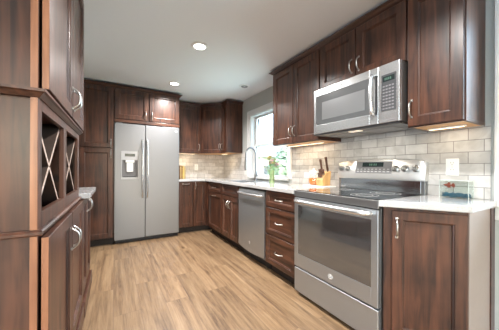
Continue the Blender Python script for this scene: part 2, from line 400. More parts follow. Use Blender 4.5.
# assumed rear openings (behind the camera): patio door and a wide window, frames only where daylight comes in
r = bpy.data.objects.new('assumed_door_1', None); COL.objects.link(r); r['kind'] = 'structure'
b = BM()
for y0, y1 in ((-2.05, -0.70), (-0.70, 0.65)): 
    box(b, XD - .08, y0, 0.0, XD - .03, y0 + .07, 2.15); box(b, XD - .08, y1 - .07, 0.0, XD - .03, y1, 2.15)
    box(b, XD - .08, y0 + .07, 0.0, XD - .03, y1 - .07, .1); box(b, XD - .08, y0 + .07, 2.08, XD - .03, y1 - .07, 2.15)
obj('assumed_patio_door_frame', b, TRIMW, r)
r = bpy.data.objects.new('assumed_window_3', None); COL.objects.link(r); r['kind'] = 'structure'
b = BM()
for x0, x1 in ((-1.85, -.4), (-.4, 1.05)):
    box(b, x0, YS - .08, .6, x0 + .05, YS - .03, 2.1); box(b, x1 - .05, YS - .08, .6, x1, YS - .03, 2.1)
    box(b, x0 + .05, YS - .08, .6, x1 - .05, YS - .03, .65); box(b, x0 + .05, YS - .08, 2.05, x1 - .05, YS - .03, 2.1)
obj('window_frame', b, TRIMW, r)

# tiled backsplash surfaces on the two walls
TT = 0.008
b = BM()
box(b, XR - TT, 0.492, 0.915, XR, 2.350, 1.385)          # range wall, from counter end to window casing
box(b, XR - TT, 0.815, 1.385, XR, 1.587, 1.44)         # up behind the microwave
box(b, XR - TT, 3.512, 0.915, XR, YB - TT, 1.385)      # beyond the window
struct('wall_tiles_right', b, TILEY, 'beige grey stone subway tiles on the range wall')
struct('wall_tiles_back', box(BM(), .925, YB - TT, 0.915, XR, YB, 1.385), TILEX, 'beige grey stone subway tiles on the wall beside the refrigerator')

# ------------------------------------------------------------------ cabinet parts
T = 0.020
def panel_door_bm(w_, h, x0=0, z0=0, sw=.058, rail=None, y=0.0):
    # shaker front: flat frame, small stepped edge, recessed field. front at y - T, back at y
    rw = rail or sw
    b = BM(); x0 += .0035; z0 += .0025; w_ -= .0070; h -= .0050
    rings = [(0, 0, 0), (0, 0, -T + .002), (.002, .002, -T), (sw, rw, -T), (sw + .002, rw + .002, -T + .005), (sw + .008, rw + .008, -T + .007), (sw + .011, rw + .011, -T + .014)]
    vr = []
    for ax, az, d in rings:
        vr.append([b.verts.new((x0 + ax, y + d, z0 + az)), b.verts.new((x0 + w_ - ax, y + d, z0 + az)), b.verts.new((x0 + w_ - ax, y + d, z0 + h - az)), b.verts.new((x0 + ax, y + d, z0 + h - az))])
    b.faces.new(vr[0][::-1])
    for a, c in zip(vr[:-1], vr[1:]):
        for k in range(4): b.faces.new((a[k], a[(k + 1) % 4], c[(k + 1) % 4], c[k]))
    b.faces.new(vr[-1])
    return b
def handle(parent, x, z, vertical=True, y=-T, L=.108):
    b = BM(); n = 12; pts = []; rs = []
    for i in range(n + 1):
        s = i / n * 2 - 1
        out = .033 * (1 - abs(s) ** 3.2)
        pts.append((0, y - .001 - out, s * L / 2) if vertical else (s * L / 2, y - .001 - out, 0)); rs.append(.0042 + .0016 * (1 - s * s))
    tube(b, [(p[0] + x, p[1], p[2] + z) for p in pts], rs, 10)
    for s in (-1, 1):
        c = (x, y, z + s * L / 2) if vertical else (x + s * L / 2, y, z)
        box(b, c[0] - .007, y - .006, c[2] - .007, c[0] + .007, y, c[2] + .007, .002)
    return obj('handle', b, NICKEL, parent, smooth=True)
def add_door(parent, x0, z0, w_, h, hx=None, hz=None, vert=True, sw=.058, name='door', y=0.0):
    d = obj(name, panel_door_bm(w_, h, x0, z0, sw, y=y), CH, parent)
    if hx is not None: handle(d, hx, hz, vert, y=y - T)
    return d
def add_drawer(parent, x0, z0, w_, h, knob=True, name='drawer', sw=.045):
    d = obj(name, panel_door_bm(w_, h, x0, z0, sw, rail=min(sw, h * .27)), CHX, parent)
    if knob: handle(d, x0 + w_ / 2, z0 + h / 2, False)
    return d
CROWN = [(0.0, 2.250), (.006, 2.250), (.010, 2.258), (.020, 2.264), (.034, 2.276), (.040, 2.278), (.045, 2.281), (.045, 2.291), (0.0, 2.291)]
def crown(parent, path, k=1.0):
    return obj('crown_molding', molding(BM(), path, [(o * k, z) for o, z in CROWN]), CHD, parent)

def base_cab(label, loc, rz, W, D=.60, body_mat=None, toe=True):
    r = thing('base_cabinet', label, 'cabinet', loc, rz)
    obj('body', box(BM(), 0, 0, .10, W, D, .875, .0015), CH, r)
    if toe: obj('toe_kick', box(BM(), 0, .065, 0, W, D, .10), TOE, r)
    return r
def wall_cab(label, loc, rz, W, D, z0, z1=2.252, crown_path=None, bottom=True, ck=1.0):
    r = thing('wall_cabinet', label, 'cabinet', loc, rz)
    obj('body', box(BM(), 0, 0, z0 + (.018 if bottom else 0), W, D, z1, .0015), CH, r)
    if bottom:
        obj('underside', box(BM(), .018, .020, z0 + .001, W - .018, D, z0 + .018), MAPLE, r, label='unstained maple underside')
        b = BM(); box(b, 0, 0, z0, W, .019, z0 + .018, .001); box(b, 0, .019, z0, .017, D, z0 + .018); box(b, W - .017, .019, z0, W, D, z0 + .018)
        obj('light_rail', b, CHD, r)
    if crown_path: crown(r, crown_path, ck)
    return r
R90 = -PI / 2
# ---------- range-wall base cabinets (local x runs towards the camera)
FX = 1.42      # carcass face; door faces sit 20 mm in front of it
def rloc(y, x=FX): return (x, y, 0)
c = base_cab('dark cherry base cabinet with drawer over a pull-out door, left of the sink cabinet', rloc(3.845), R90, .598, .58)
add_drawer(c, .030, .715, .562, .152); d = add_door(c, .030, .112, .562, .594, .311, .66, False)
c = base_cab('dark cherry sink base cabinet with paired doors under the window', rloc(3.245), R90, .556, .58)
bpy.data.objects.remove(c.children[0])
obj('face_frame', box(BM(), 0, 0, .10, .556, .019, .875), CH, c); obj('side_panel', box(BM(), 0, .019, .10, .018, .58, .875), CH, c); obj('side_panel', box(BM(), .538, .019, .10, .556, .58, .875), CH, c); obj('bottom_panel', box(BM(), .018, .019, .10, .538, .58, .118), CH, c)
add_drawer(c, .004, .715, .548, .152, knob=False, name='false_front')
add_door(c, .004, .112, .272, .594, .246, .59); add_door(c, .280, .112, .272, .594, .310, .59)
c = base_cab('dark cherry three-drawer cabinet between dishwasher and range', rloc(2.070), R90, .483, .58)
add_drawer(c, .006, .706, .471, .160); add_drawer(c, .006, .420, .471, .278); add_drawer(c, .006, .112, .471, .300)

# ---------- angled end cabinet right of the range
A0 = Vector((1.412, .806)); A1 = Vector((1.628, .484))
dv = (A1 - A0); LW = dv.length; rz = math.atan2(dv.y, dv.x)
c = thing('base_cabinet', 'dark cherry angled end cabinet with one tall door, right of the range', 'cabinet', (A0.x, A0.y, 0), rz)
def loc2(px, py):
    q = Vector((px, py)) - A0; ux = dv.normalized(); uy = Vector((-ux.y, ux.x)); return (q.dot(ux), q.dot(uy))
foot = [loc2(*A0), loc2(*A1), loc2(2.010, .484), loc2(2.010, .812), loc2(1.412, .812)]
obj('body', prism(BM(), foot, .10, .875), CH, c)
tf = [loc2(1.47, .806), loc2(1.66, .53), loc2(2.0, .53), loc2(2.0, .806)]
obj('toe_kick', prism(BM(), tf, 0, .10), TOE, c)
d = obj('door', panel_door_bm(LW - .040, .745, .036, .116, .052), CH, c); handle(d, .062, .758)
obj('end_panel', prism(BM(), [loc2(1.632, .484), loc2(1.95, .484), loc2(1.95, .480), loc2(1.632, .480)], .0, .875), simple('pale_end_greige', (.29, .24, .21), .4, coat=.3, var=.05), c, label='pale greige end panel')  # thin facing, paler than the cabinet's other faces
q0 = loc2(1.95, .484); q1 = loc2(2.012, .484); q2 = loc2(2.012, .474); q3 = loc2(1.95, .474)
obj('scribe_strip', prism(BM(), [q0, q1, q2, q3], .0, .875), CHD, c)

# ---------- back-wall base cabinets
c = base_cab('dark cherry narrow base cabinet with one door beside the refrigerator', (.926, 3.94, 0), 0, .244, .60)
add_door(c, .003, .112, .238, .755, .122, .835, False, sw=.05)
c = base_cab('dark cherry corner base cabinet under the counter bend', (1.172, 3.94, 0), 0, .836, .60)
add_door(c, .003, .112, .222, .755, .035, .80, True, sw=.05)
obj('filler_strip', box(BM(), .228, -.060, .10, .247, 0, .875), CH, c)

# ---------- countertops
def quartz_top(name, bm, label):
    o = obj(name, bm, QUARTZ); tag(o, label, 'countertop'); 
    m = o.modifiers.new('edge', 'BEVEL'); m.width = .004; m.segments = 2; m.limit_method = 'ANGLE'; m.angle_limit = math.radians(50)
    return o
TK0, TK1 = .876, .914
SINK = (1.46, 1.82, 2.715, 3.225)
quartz_top('countertop', prism(BM(), [(.912, 3.895), (1.375, 3.895), (1.375, 1.586), (2.006, 1.586), (2.006, 4.541), (.912, 4.541)], TK0, TK1,
     hole=[(SINK[0], SINK[2]), (SINK[1], SINK[2]), (SINK[1], SINK[3]), (SINK[0], SINK[3])]), 'long L-shaped white quartz countertop running under the window with the sink')
quartz_top('countertop', prism(BM(), [(1.372, .818), (1.590, .455), (2.006, .458), (2.006, .818)], TK0, TK1), 'small angled white quartz countertop to the right of the range')
quartz_top('countertop', prism(BM(), [(-.825, 2.084), (-.152, 2.084), (-.152, 2.735), (-.825, 2.735)], TK0, TK1), 'short white quartz countertop beyond the wooden hutch')

# ---------- sink and faucet
s = thing('sink', 'stainless undermount sink set into the quartz below the window', 'sink', (1.64, 2.97, 0))
b = BM(); x0, x1, y0, y1 = -.178, .178, -.253, .253
o_ = [(x0, y0), (x1, y0), (x1, y1), (x0, y1)]
for i in range(4):
    pass
zt, zb = .9135, .70
vt = [b.verts.new((x, y, zt)) for x, y in o_]; vm = [b.verts.new((x, y, zb + .03)) for x, y in o_]; vb = [b.verts.new((x * .9, y * .93, zb)) for x, y in o_]
for a, cc in ((vt, vm), (vm, vb)):
    for k in range(4): b.faces.new((a[k], a[(k + 1) % 4], cc[(k + 1) % 4], cc[k]))
b.faces.new(vb)
so = obj('basin', b, SS, s); so.modifiers.new('thick', 'SOLIDIFY').thickness = .003
obj('drain', lathe(BM(), [(0, .704), (.035, .704), (.04, .702), (.04, .7005)], (0, 0, 0)), CHROME, s, smooth=True)

f = thing('faucet', 'tall chrome gooseneck faucet behind the sink', 'faucet', (1.890, 3.065, .914))
obj('base', lathe(BM(), [(0, 0), (.028, 0), (.028, .006), (.020, .012), (.017, .05), (.017, .10), (.013, .104), (0, .104)]), CHROME, f, smooth=True)
pts = [(0, 0, .10), (0, 0, .25), (0, 0, .40)]
for k in range(1, 11):
    a = PI * k / 10; pts.append((-.085 + .085 * math.cos(a), 0, .40 + .10 * math.sin(a)))
pts += [(-.172, 0, .34)]
obj('spout', tube(BM(), pts, .0125, 14), CHROME, f, smooth=True)
obj('spray_head', tube(BM(), [(-.172, 0, .345), (-.173, 0, .30), (-.175, 0, .20), (-.175, 0, .16)], [.013, .017, .019, .016], 14), CHROME, f, smooth=True)
b = tube(BM(), [(0, -.014, .075), (0, -.045, .078)], .012, 12); tube(b, [(0, -.04, .078), (-.01, -.055, .10), (-.03, -.075, .15)], [.006, .006, .0045], 8)
obj('lever', b, CHROME, f, smooth=True)

# ---------- wall cabinets over the range wall
ZU = 1.378; WX = 1.71
c = wall_cab('dark cherry double-door wall cabinet between window and microwave', (WX, 2.345, 0), R90, .757, .297, ZU, crown_path=[(0, .297), (0, 0), (.758, 0)])
add_door(c, .003, ZU + .004, .374, .862, .348, ZU + .135); add_door(c, .380, ZU + .004, .374, .862, .409, ZU + .135)
c = wall_cab('short dark cherry double-door cabinet above the microwave', (WX, 1.586, 0), R90, .766, .297, 1.832, crown_path=[(-.002, 0), (.768, 0)], bottom=False)
add_door(c, .003, 1.836, .379, .410, .350, 1.945); add_door(c, .384, 1.836, .379, .410, .416, 1.945)
c = wall_cab('tall single-door dark cherry wall cabinet right of the microwave', (WX, .818, 0), R90, .300, .297, ZU, crown_path=[(0, 0), (.300, 0), (.300, .297)])
add_door(c, .003, ZU + .004, .293, .862, .030, ZU + .118)
c.children[0].name = 'body'
# ---------- wall cabinets in the far corner
UD = .305
c = wall_cab('dark cherry single-door wall cabinet next to the refrigerator', (.925, 4.24, 0), 0, .478, .300, ZU, ck=.85, crown_path=[(0, 0), (.485, 0)])
add_door(c, .003, ZU + .004, .472, .862, .440, ZU + .115)
r = thing('wall_cabinet', 'dark cherry diagonal corner wall cabinet with one door', 'cabinet', (1.405, 4.24, 0), -PI / 4)
DW = math.hypot(WX - 1.405, 4.24 - 3.935)
def lc(px, py):
    qx, qy = px - 1.405, py - 4.24; cs = math.cos(PI / 4); return (qx * cs - qy * cs, qx * cs + qy * cs)
poly = [lc(1.405, 4.24), lc(WX, 3.935), lc(2.005, 3.935), lc(2.005, 4.540), lc(1.405, 4.540)]
obj('body', prism(BM(), poly, ZU + .018, 2.252), CH, r)
obj('underside', prism(BM(), [lc(1.42, 4.25), lc(WX + .01, 3.95), lc(2.0, 3.95), lc(2.0, 4.53), lc(1.42, 4.53)], ZU + .001, ZU + .018), MAPLE, r, label='unstained maple underside')
obj('light_rail', box(BM(), 0, 0, ZU, DW, .018, ZU + .018), CHD, r)
crown(r, [(0, 0), (DW, 0)], .85)
add_door(r, .006, ZU + .004, DW - .012, .862, DW - .045, ZU + .115)
c = wall_cab('narrow dark cherry wall cabinet at the left edge of the window', (WX, 3.933, 0), R90, .226, .297, ZU, ck=.85, crown_path=[(0, 0), (.226, 0), (.226, .297)])
add_door(c, .003, ZU + .004, .220, .862, .035, ZU + .115, sw=.05)

# ---------- cabinet over the refrigerator and pantry
c = wall_cab('cherry double-door cabinet above the refrigerator', (0.0, 3.86, 0), 0, .917, .685, 1.762, ck=.85, crown_path=[(0, 0), (.917, 0), (.917, .38)], bottom=False)
obj('light_rail', box(BM(), 0, -.018, 1.762, .917, 0, 1.805, .003), CHX, c)
add_door(c, .004, 1.812, .449, .434, .412, 1.90); add_door(c, .464, 1.812, .449, .434, .505, 1.90)
c = thing('pantry_cabinet', 'tall dark cherry pantry cabinet standing left of the refrigerator', 'cabinet', (-.826, 3.86, 0), 0)
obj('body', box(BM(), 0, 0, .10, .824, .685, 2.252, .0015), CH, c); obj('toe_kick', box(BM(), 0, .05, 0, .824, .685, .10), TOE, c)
crown(c, [(0, 0), (.826, 0)], .85)
for x0, hx in ((.004, .38), (.416, .785)):
    add_door(c, x0, 1.388, .400, .858, hx, 1.45); add_door(c, x0, .112, .400, 1.266, hx, 1.30)

# ---------- refrigerator
f = thing('refrigerator', 'stainless side-by-side refrigerator with ice dispenser', 'refrigerator', (.006, 3.83, 0), 0)
FW = .905
obj('body', box(BM(), .004, .065, .05, FW - .004, .70, 1.735, .004), GREYP, f)
b = BM(); box(b, .01, .03, .008, FW - .01, .60, .055, .004)
for k in range(14): box(b, .05 + k * .058, .022, .018, .09 + k * .058, .032, .044, .002)
obj('base_grille', b, BLACK, f)
def badge(parent, M, R=.016):
    b = BM(); lathe(b, [(0, 0), (R, 0), (R, .0012), (R * .9, .002), (R * .88, .0012), (0, .0012)], seg=24)
    d = obj('emblem', b, simple('emblem_silver', (.80, .80, .79), .35, .3), parent, smooth=True); d.matrix_local = M
    b = BM(); lathe(b, [(R * .80, .0013), (R * .80, .002), (R * .74, .002), (R * .74, .0013)], seg=24)
    t = bpy.data.curves.new('lettering', 'FONT'); t.body = 'GE'; t.size = R * 1.15; t.align_x = 'CENTER'; t.align_y = 'CENTER'; t.extrude = .0003; t.shear = .3
    to = bpy.data.objects.new('lettering', t); COL.objects.link(to)
    dg = bpy.context.evaluated_depsgraph_get(); me = to.evaluated_get(dg).to_mesh(); tmp = bmesh.new(); tmp.from_mesh(me)
    bmesh.ops.translate(tmp, verts=tmp.verts, vec=(0, 0, .0017)); merge(b, tmp); bpy.data.objects.remove(to)
    o = obj('lettering', b, GREYP, d)
    return d
FRONT = Matrix.Rotation(PI / 2, 4, 'X')     # disc facing local -y
def ridged_handle(parent, x, z0, z1, y=-.0, r=.015, out=.045):
    b = BM(); n = 14; pts = []
    for i in range(n + 1):
        s = i / n; pts.append((x, y - out * (1 - abs(2 * s - 1) ** 6) - .004 - .008 * math.sin(PI * s), z0 + (z1 - z0) * s))
    tube(b, pts, [r] * len(pts), 14, flat=.8)
    return obj('handle', b, SSL, parent, smooth=True)
# left door carries the dispenser recess
dz0, dz1, dx0, dx1 = .935, 1.345, .078, .312
b = BM(); b_w = .397
for (xa, za, xb, zb) in ((0, .062, dx0, 1.745), (dx1, .062, b_w, 1.745), (dx0, .062, dx1, dz0), (dx0, dz1, dx1, 1.745)):
    box(b, xa, 0, za, xb, .060, zb)
b2 = BM(); box(b2, 0, .03, .062, b_w, .060, 1.745); merge(b, b2)
d = obj('left_door', b, SSV, f)
ridged_handle(d, .362, .66, 1.52)
disp = obj('dispenser', box(box(box(box(box(BM(), dx0, -.006, dz0, dx0 + .012, .02, dz1, .002), dx1 - .012, -.006, dz0, dx1, .02, dz1, .002), dx0 + .012, -.006, dz1 - .012, dx1 - .012, .02, dz1, .002), dx0 + .012, -.006, dz0, dx1 - .012, .02, dz0 + .03, .002), dx0 + .012, .024, dz0 + .03, dx1 - .012, .0295, dz1 - .012), KEYP, d)
obj('dispenser_display', box(BM(), dx0 + .012, -.004, dz1 - .13, dx1 - .012, .02, dz1 - .012, .003), KEYP, disp)
obj('display_window', box(BM(), dx0 + .05, -.006, dz1 - .075, dx1 - .05, -.004, dz1 - .035, .001), DISP, disp)
obj('dispenser_cavity', box(box(box(BM(), dx0 + .012, .020, dz0 + .03, dx1 - .012, .024, dz1 - .13), dx0 + .012, .0, dz0 + .03, dx0 + .03, .02, dz1 - .13), dx1 - .03, .0, dz0 + .03, dx1 - .012, .02, dz1 - .13), GREYP, disp)
obj('dispenser_paddle', box(box(BM(), dx0 + .075, .006, dz0 + .11, dx1 - .075, .014, dz1 - .14, .003), dx0 + .06, -.002, dz1 - .165, dx1 - .06, .018, dz1 - .13, .003), WHITEP, disp)
obj('drip_tray', box(BM(), dx0 + .03, -.002, dz0 + .03, dx1 - .03, .02, dz0 + .045, .003), BLACK, disp)
b = box(BM(), .403, 0, .062, FW, .060, 1.745, .008, 3)
d = obj('right_door', b, SSV, f)
ridged_handle(d, .432, .66, 1.52)
badge(d, Matrix.Translation((.855, 0, 1.69)) @ FRONT, .018)
obj('hinge_cover', box(BM(), .02, .01, 1.745, .10, .10, 1.757, .003), GREYP, f); obj('hinge_cover', box(BM(), FW - .10, .01, 1.745, FW - .02, .10, 1.757, .003), GREYP, f)

# ---------- dishwasher
d = thing('dishwasher', 'stainless dishwasher with bar handle left of the drawer cabinet', 'dishwasher', (1.42, 2.685, 0), R90)
DWW = .609
obj('tub', box(BM(), .004, .004, .10, DWW - .004, .58, .872), GREYP, d)
obj('toe_kick', box(BM(), .004, .06, .0, DWW - .004, .56, .10), BLACK, d)
b = BM(); n = 12   # door with a softly bowed face and bottom edge
prof = []
for i in range(n + 1):
    s = i / n; x = .006 + (DWW - .012) * s; bow = .010 * (1 - (2 * s - 1) ** 2)
    prof.append((x, -.022 - bow, .135 - bow * 2.2))
fr = [(b.verts.new((x, y, z)), b.verts.new((x, y, .832)), b.verts.new((x, y + .008, .850)), b.verts.new((x, .002, .850)), b.verts.new((x, .002, z))) for x, y, z in prof]
for a, c in zip(fr[:-1], fr[1:]):
    for k in range(5): b.faces.new((a[k], a[(k + 1) % 5], c[(k + 1) % 5], c[k]))
b.faces.new(fr[0]); b.faces.new(fr[-1][::-1])
dr = obj('door', b, SS, d)
b = BM(); pts = [(.045, -.026, .800), (.05, -.052, .800), (.075, -.064, .800)] + [(.075 + .46 * k / 8, -.066 - .006 * math.sin(PI * k / 8), .800) for k in range(1, 8)] + [(.535, -.064, .800), (.558, -.052, .800), (.563, -.026, .800)]
obj('handle', tube(b, pts, .0135, 12), SSL, dr, smooth=True)
obj('control_strip', box(BM(), .006, -.016, .852, DWW - .006, .004, .872, .002), BLACK, d)
badge(dr, Matrix.Translation((.305, -.0325, .225)) @ FRONT, .016)

# ---------- range
g = thing('range', 'freestanding stainless electric range with black glass cooktop', 'range', (1.405, 1.583, 0), R90)
RW = .762
b = BM(); box(b, .003, .010, .04, RW - .003, .590, .858, .003)
obj('body', b, SSD, g)
for x in (.05, RW - .05):
    for y in (.07, .54): obj('foot', lathe(BM(), [(0, 0), (.02, 0), (.02, .012), (.012, .016), (.012, .04), (0, .04)], (x, y, 0), 14), BLACK, g, smooth=True)
b = box(BM(), .003, -.022, .035, RW - .003, .010, .240, .006, 3)
obj('storage_drawer', b, SS, g)
wx0, wx1, wz0, wz1 = .050, RW - .050, .365, .785
b = BM()
box(b, .003, -.024, .252, wx0, .008, .850, .004); box(b, wx1, -.024, .252, RW - .003, .008, .850, .004)
box(b, wx0 - .004, -.024, .252, wx1 + .004, .008, wz0, .004); box(b, wx0 - .004, -.024, wz1, wx1 + .004, .008, .850, .004)
od = obj('oven_door', b, SS, g)
obj('oven_window', box(BM(), wx0 - .002, -.0225, wz0 - .002, wx1 + .002, -.006, wz1 + .002), OVGL, od)
b = BM(); n = 10; pts = [(.050, -.024, .826), (.052, -.050, .826), (.066, -.066, .826)] + [(.066 + .63 * k / n, -.068 - .012 * math.sin(PI * k / n), .826) for k in range(1, n)] + [(.696, -.066, .826), (.710, -.050, .826), (.712, -.024, .826)]
obj('handle', tube(b, pts, .0180, 14), SSL, od, smooth=True)
badge(od, Matrix.Translation((.40, -.0245, .305)) @ FRONT, .020)
obj('vent_strip', box(BM(), .006, -.012, .851, RW - .006, .006, .858), BLACK, g)
b = box(BM(), 0, -.026, .8585, RW, .560, .910, .005, 3)
ck = obj('cooktop', b, SSD, g)
obj('glass_surface', box(BM(), .012, -.012, .910, RW - .012, .545, .915, .002), BLKGL, ck)
for (x, y, rr) in ((.20, .14, .115), (.56, .14, .092), (.20, .40, .078), (.56, .40, .105)):
    b = BM()
    for q in (rr, rr * .62): lathe(b, [(q, .9152), (q, .9157), (q - .003, .9157), (q - .003, .9152)], (x, y, 0), 40)
    obj('burner_ring', b, KEYP, ck)
# back guard: dark riser below, tilted control panel above with an arched top
obj('riser', box(BM(), .004, .560, .858, RW - .004, .598, 1.035, .003), SSD, g)
obj('riser_glass', box(BM(), .03, .556, .918, RW - .03, .5605, 1.012, .001), simple('polished_dark_steel', (.42, .44, .47), .12, 1.0), g)
b = BM(); n = 16; rows = []
for i in range(n + 1):
    s = i / n; x = -.002 + (RW + .004) * s; arch = .022 * (1 - (2 * s - 1) ** 2) - .010
    edge = .012 * (abs(2 * s - 1) ** 10)
    zt = 1.178 + arch - edge
    rows.append([b.verts.new(p) for p in ((x, .535 + edge, 1.012), (x, .530 + edge, 1.026), (x, .560 + edge, zt - .008), (x, .570, zt), (x, .600, zt), (x, .600, 1.012))])
for a, c in zip(rows[:-1], rows[1:]):
    for k in range(6): b.faces.new((a[k], a[(k + 1) % 6], c[(k + 1) % 6], c[k]))
b.faces.new(rows[0]); b.faces.new(rows[-1][::-1])
cp = obj('control_panel', b, SSP, g, smooth=True)
tilt = math.atan2(.030, .144)
Mt = Matrix.Translation((0, .530, 1.026)) @ Matrix.Rotation(-tilt, 4, 'X')
o = obj('display', box(BM(), .205, -.0035, .040, .530, .001, .142, .002), GREYP, cp); o.matrix_local = Mt
o2 = obj('clock_face', box(BM(), .27, -.0045, .095, .46, -.0035, .134, .001), DISP, o)
b = BM()
for k in range(4): box(b, .335 + k * .017 + (0.005 if k > 1 else 0), -.0052, .106, .346 + k * .017 + (0.005 if k > 1 else 0), -.0046, .124)
obj('clock_digits', b, DIGIT, o)
b = BM()
for k in range(9):
    for j in range(2): box(b, .222 + k * .034, -.0042, .050 + j * .020, .240 + k * .034, -.0035, .058 + j * .020, .0005)
obj('buttons', b, KEYP, o)
KM = Matrix.Rotation(PI / 2, 4, 'X')
for x in (.046, .116, .556, .628, .706):
    b = BM(); lathe(b, [(0, 0), (.0265, 0), (.0265, .005), (.019, .008), (.017, .026), (.0145, .030), (0, .030)], seg=24, M=KM.to_3x3())
    box(b, -.004, -.036, -.017, .004, -.028, .017, .002)
    k = obj('knob', b, simple('knob_metal', (.45, .44, .42), .32, 1.0), cp, smooth=True); k.matrix_local = Mt @ Matrix.Translation((x, -.001, .082))

# ---------- microwave
m = thing('microwave', 'over-the-range stainless microwave with vertical handle and keypad', 'microwave', (1.640, 1.582, 0), R90)
MW = .760
obj('body', box(BM(), .002, .0, 1.425, MW - .002, .372, 1.826, .003), SSD, m)
obj('underside', box(BM(), .012, .01, 1.408, MW - .012, .360, 1.425, .003), SSD, m)
for x in (.10, .43): 
    b = BM(); box(b, x, .09, 1.4035, x + .23, .28, 1.408, .001)
    for k in range(8): box(b, x + .01, .10 + k * .0225, 1.4022, x + .22, .11 + k * .0225, 1.4036)
    obj('grease_filter', b, KEYP, m)
obj('work_light', box(BM(), .33, .03, 1.4035, .43, .08, 1.4085, .002), simple('lit_lens', (1, .95, .85), .4, emit=(1, .86, .66), es=.6), m)
SP = .617
b = BM()
mx0, mx1, mz0, mz1 = .030, .548, 1.500, 1.762
box(b, .002, -.027, 1.420, mx0, .0, 1.824, .004); box(b, mx1, -.027, 1.420, SP, .0, 1.824, .004)
box(b, mx0 - .004, -.027, 1.420, mx1 + .004, .0, mz0, .004); box(b, mx0 - .004, -.027, mz1, mx1 + .004, .0, 1.824, .004)
md = obj('door', b, SSL, m)
obj('door_window', box(BM(), mx0 - .002, -.0255, mz0 - .002, mx1 + .002, -.006, mz1 + .002), MWGL, md)
obj('inner_window', box(BM(), mx0 + .07, -.0265, mz0 + .040, mx1 - .035, -.0256, mz1 - .065, .0005), simple('window_mesh', (.20, .205, .21), .3, metal=.3, coat=.4), md)
b = BM(); n = 10
pts = [(.583, -.027, 1.490), (.583, -.050, 1.496)] + [(.583, -.058 - .010 * math.sin(PI * k / n), 1.51 + .24 * k / n) for k in range(n + 1)] + [(.583, -.050, 1.764), (.583, -.027, 1.770)]
obj('handle', tube(b, pts, .0135, 14), SSL, md, smooth=True)
obj('handle_backing', box(BM(), .594, -.0285, 1.485, SP - .004, -.0268, 1.765, .0005), BLACK, md)
badge(md, Matrix.Translation((.305, -.0275, 1.793)) @ FRONT, .013)
cp = obj('control_panel', box(BM(), SP + .003, -.027, 1.420, MW - .002, .0, 1.824, .004), SSL, m)
kp = obj('keypad', box(BM(), SP + .022, -.0285, 1.500, MW - .022, -.0268, 1.752, .0008), simple('keypad_dark', (.055, .055, .06), .45), cp)
obj('display', box(BM(), SP + .032, -.0292, 1.702, MW - .032, -.0285, 1.738), DISP, kp)
b = BM()
for k in range(4): box(b, SP + .045 + k * .012, -.0296, 1.712, SP + .052 + k * .012, -.0292, 1.728)
obj('clock_digits', b, DIGIT, kp)
b = BM()
for j in range(8):
    for k in range(4): box(b, SP + .031 + k * .0205, -.0292, 1.512 + j * .022, SP + .045 + k * .0205, -.0285, 1.521 + j * .022)
obj('buttons', b, simple('key_legend_grey', (.20, .20, .21), .5), kp)
d_ = bpy.data.lights.new('under_microwave_fill', 'AREA'); d_.shape = 'RECTANGLE'; d_.size = .09; d_.size_y = .04; d_.energy = 1.3; d_.color = (1, .90, .78)  # extra lamp below the microwave, added to brighten the range wall
l_ = bpy.data.objects.new('under_microwave_fill', d_); COL.objects.link(l_); l_.location = (.38, .055, 1.401); l_.parent = m
obj('vent_grille', box(BM(), .004, -.020, 1.408, MW - .004, .01, 1.4195, .001), BLACK, m)

# ---------- hutch on the left
H = thing('hutch', 'tall cherry wood hutch with wine cubbies in the left foreground', 'hutch', (-.220, 1.03, 0), PI / 2)
HW, HD = 1.050, .605
b = BM(); box(b, .016, .019, 0, HW, HD, .875); box(b, 0, 0, 0, .045, .019, .875, .001); box(b, HW - .04, 0, 0, HW, .019, .875, .001); box(b, .045, 0, .80, HW - .04, .019, .875); box(b, .045, 0, 0, HW - .04, .019, .16)
obj('lower_body', b, CH, H)
obj('ledge', molding(BM(), [(-.000, HD), (-.000, 0), (HW, 0)], [(-.01, .875), (.012, .875), (.016, .880), (.016, .888), (.010, .893), (-.01, .893)]), CHX, H)
obj('ledge_board', box(BM(), .008, .008, .876, HW, HD, .892), CHX, H)
obj('plinth', box(BM(), 0, -.036, 0, HW, 0, .115, .004), CHX, H)
for x0, hx in ((.004, .495), (.527, .558)):
    add_door(H, x0, .142, .519, .725, hx, .728, sw=.06, y=-.008)
# wine cubbies: open front boxes with crossed dividers
b = BM(); z0, z1 = .893, 1.337
ops = ((.046, .462), (.535, .985))
box(b, 0, 0, z0, ops[0][0], .019, z1, .001); box(b, ops[0][1], 0, z0, ops[1][0], .019, z1, .001); box(b, ops[1][1], 0, z0, HW, .019, z1, .001)
for o0, o1 in ops:
    box(b, o0, 0, z0, o1, .019, z0 + .055, .001); box(b, o0, 0, z1 - .036, o1, .019, z1, .001)
box(b, .016, .019, z0, .028, HD, z1); box(b, HW - .018, .019, z0, HW, HD, z1); box(b, .49, .019, z0, .51, HD, z1)
box(b, .028, .019, z0, HW - .018, HD, z0 + .018); box(b, .028, .019, z1 - .018, HW - .018, HD, z1)
obj('wine_rack_frame', b, CH, H)
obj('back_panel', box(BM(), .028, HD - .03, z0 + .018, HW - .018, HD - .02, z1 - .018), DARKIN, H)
LAT = simple('pale_edge_wood', (.50, .37, .30), .35, coat=.3, var=.1)
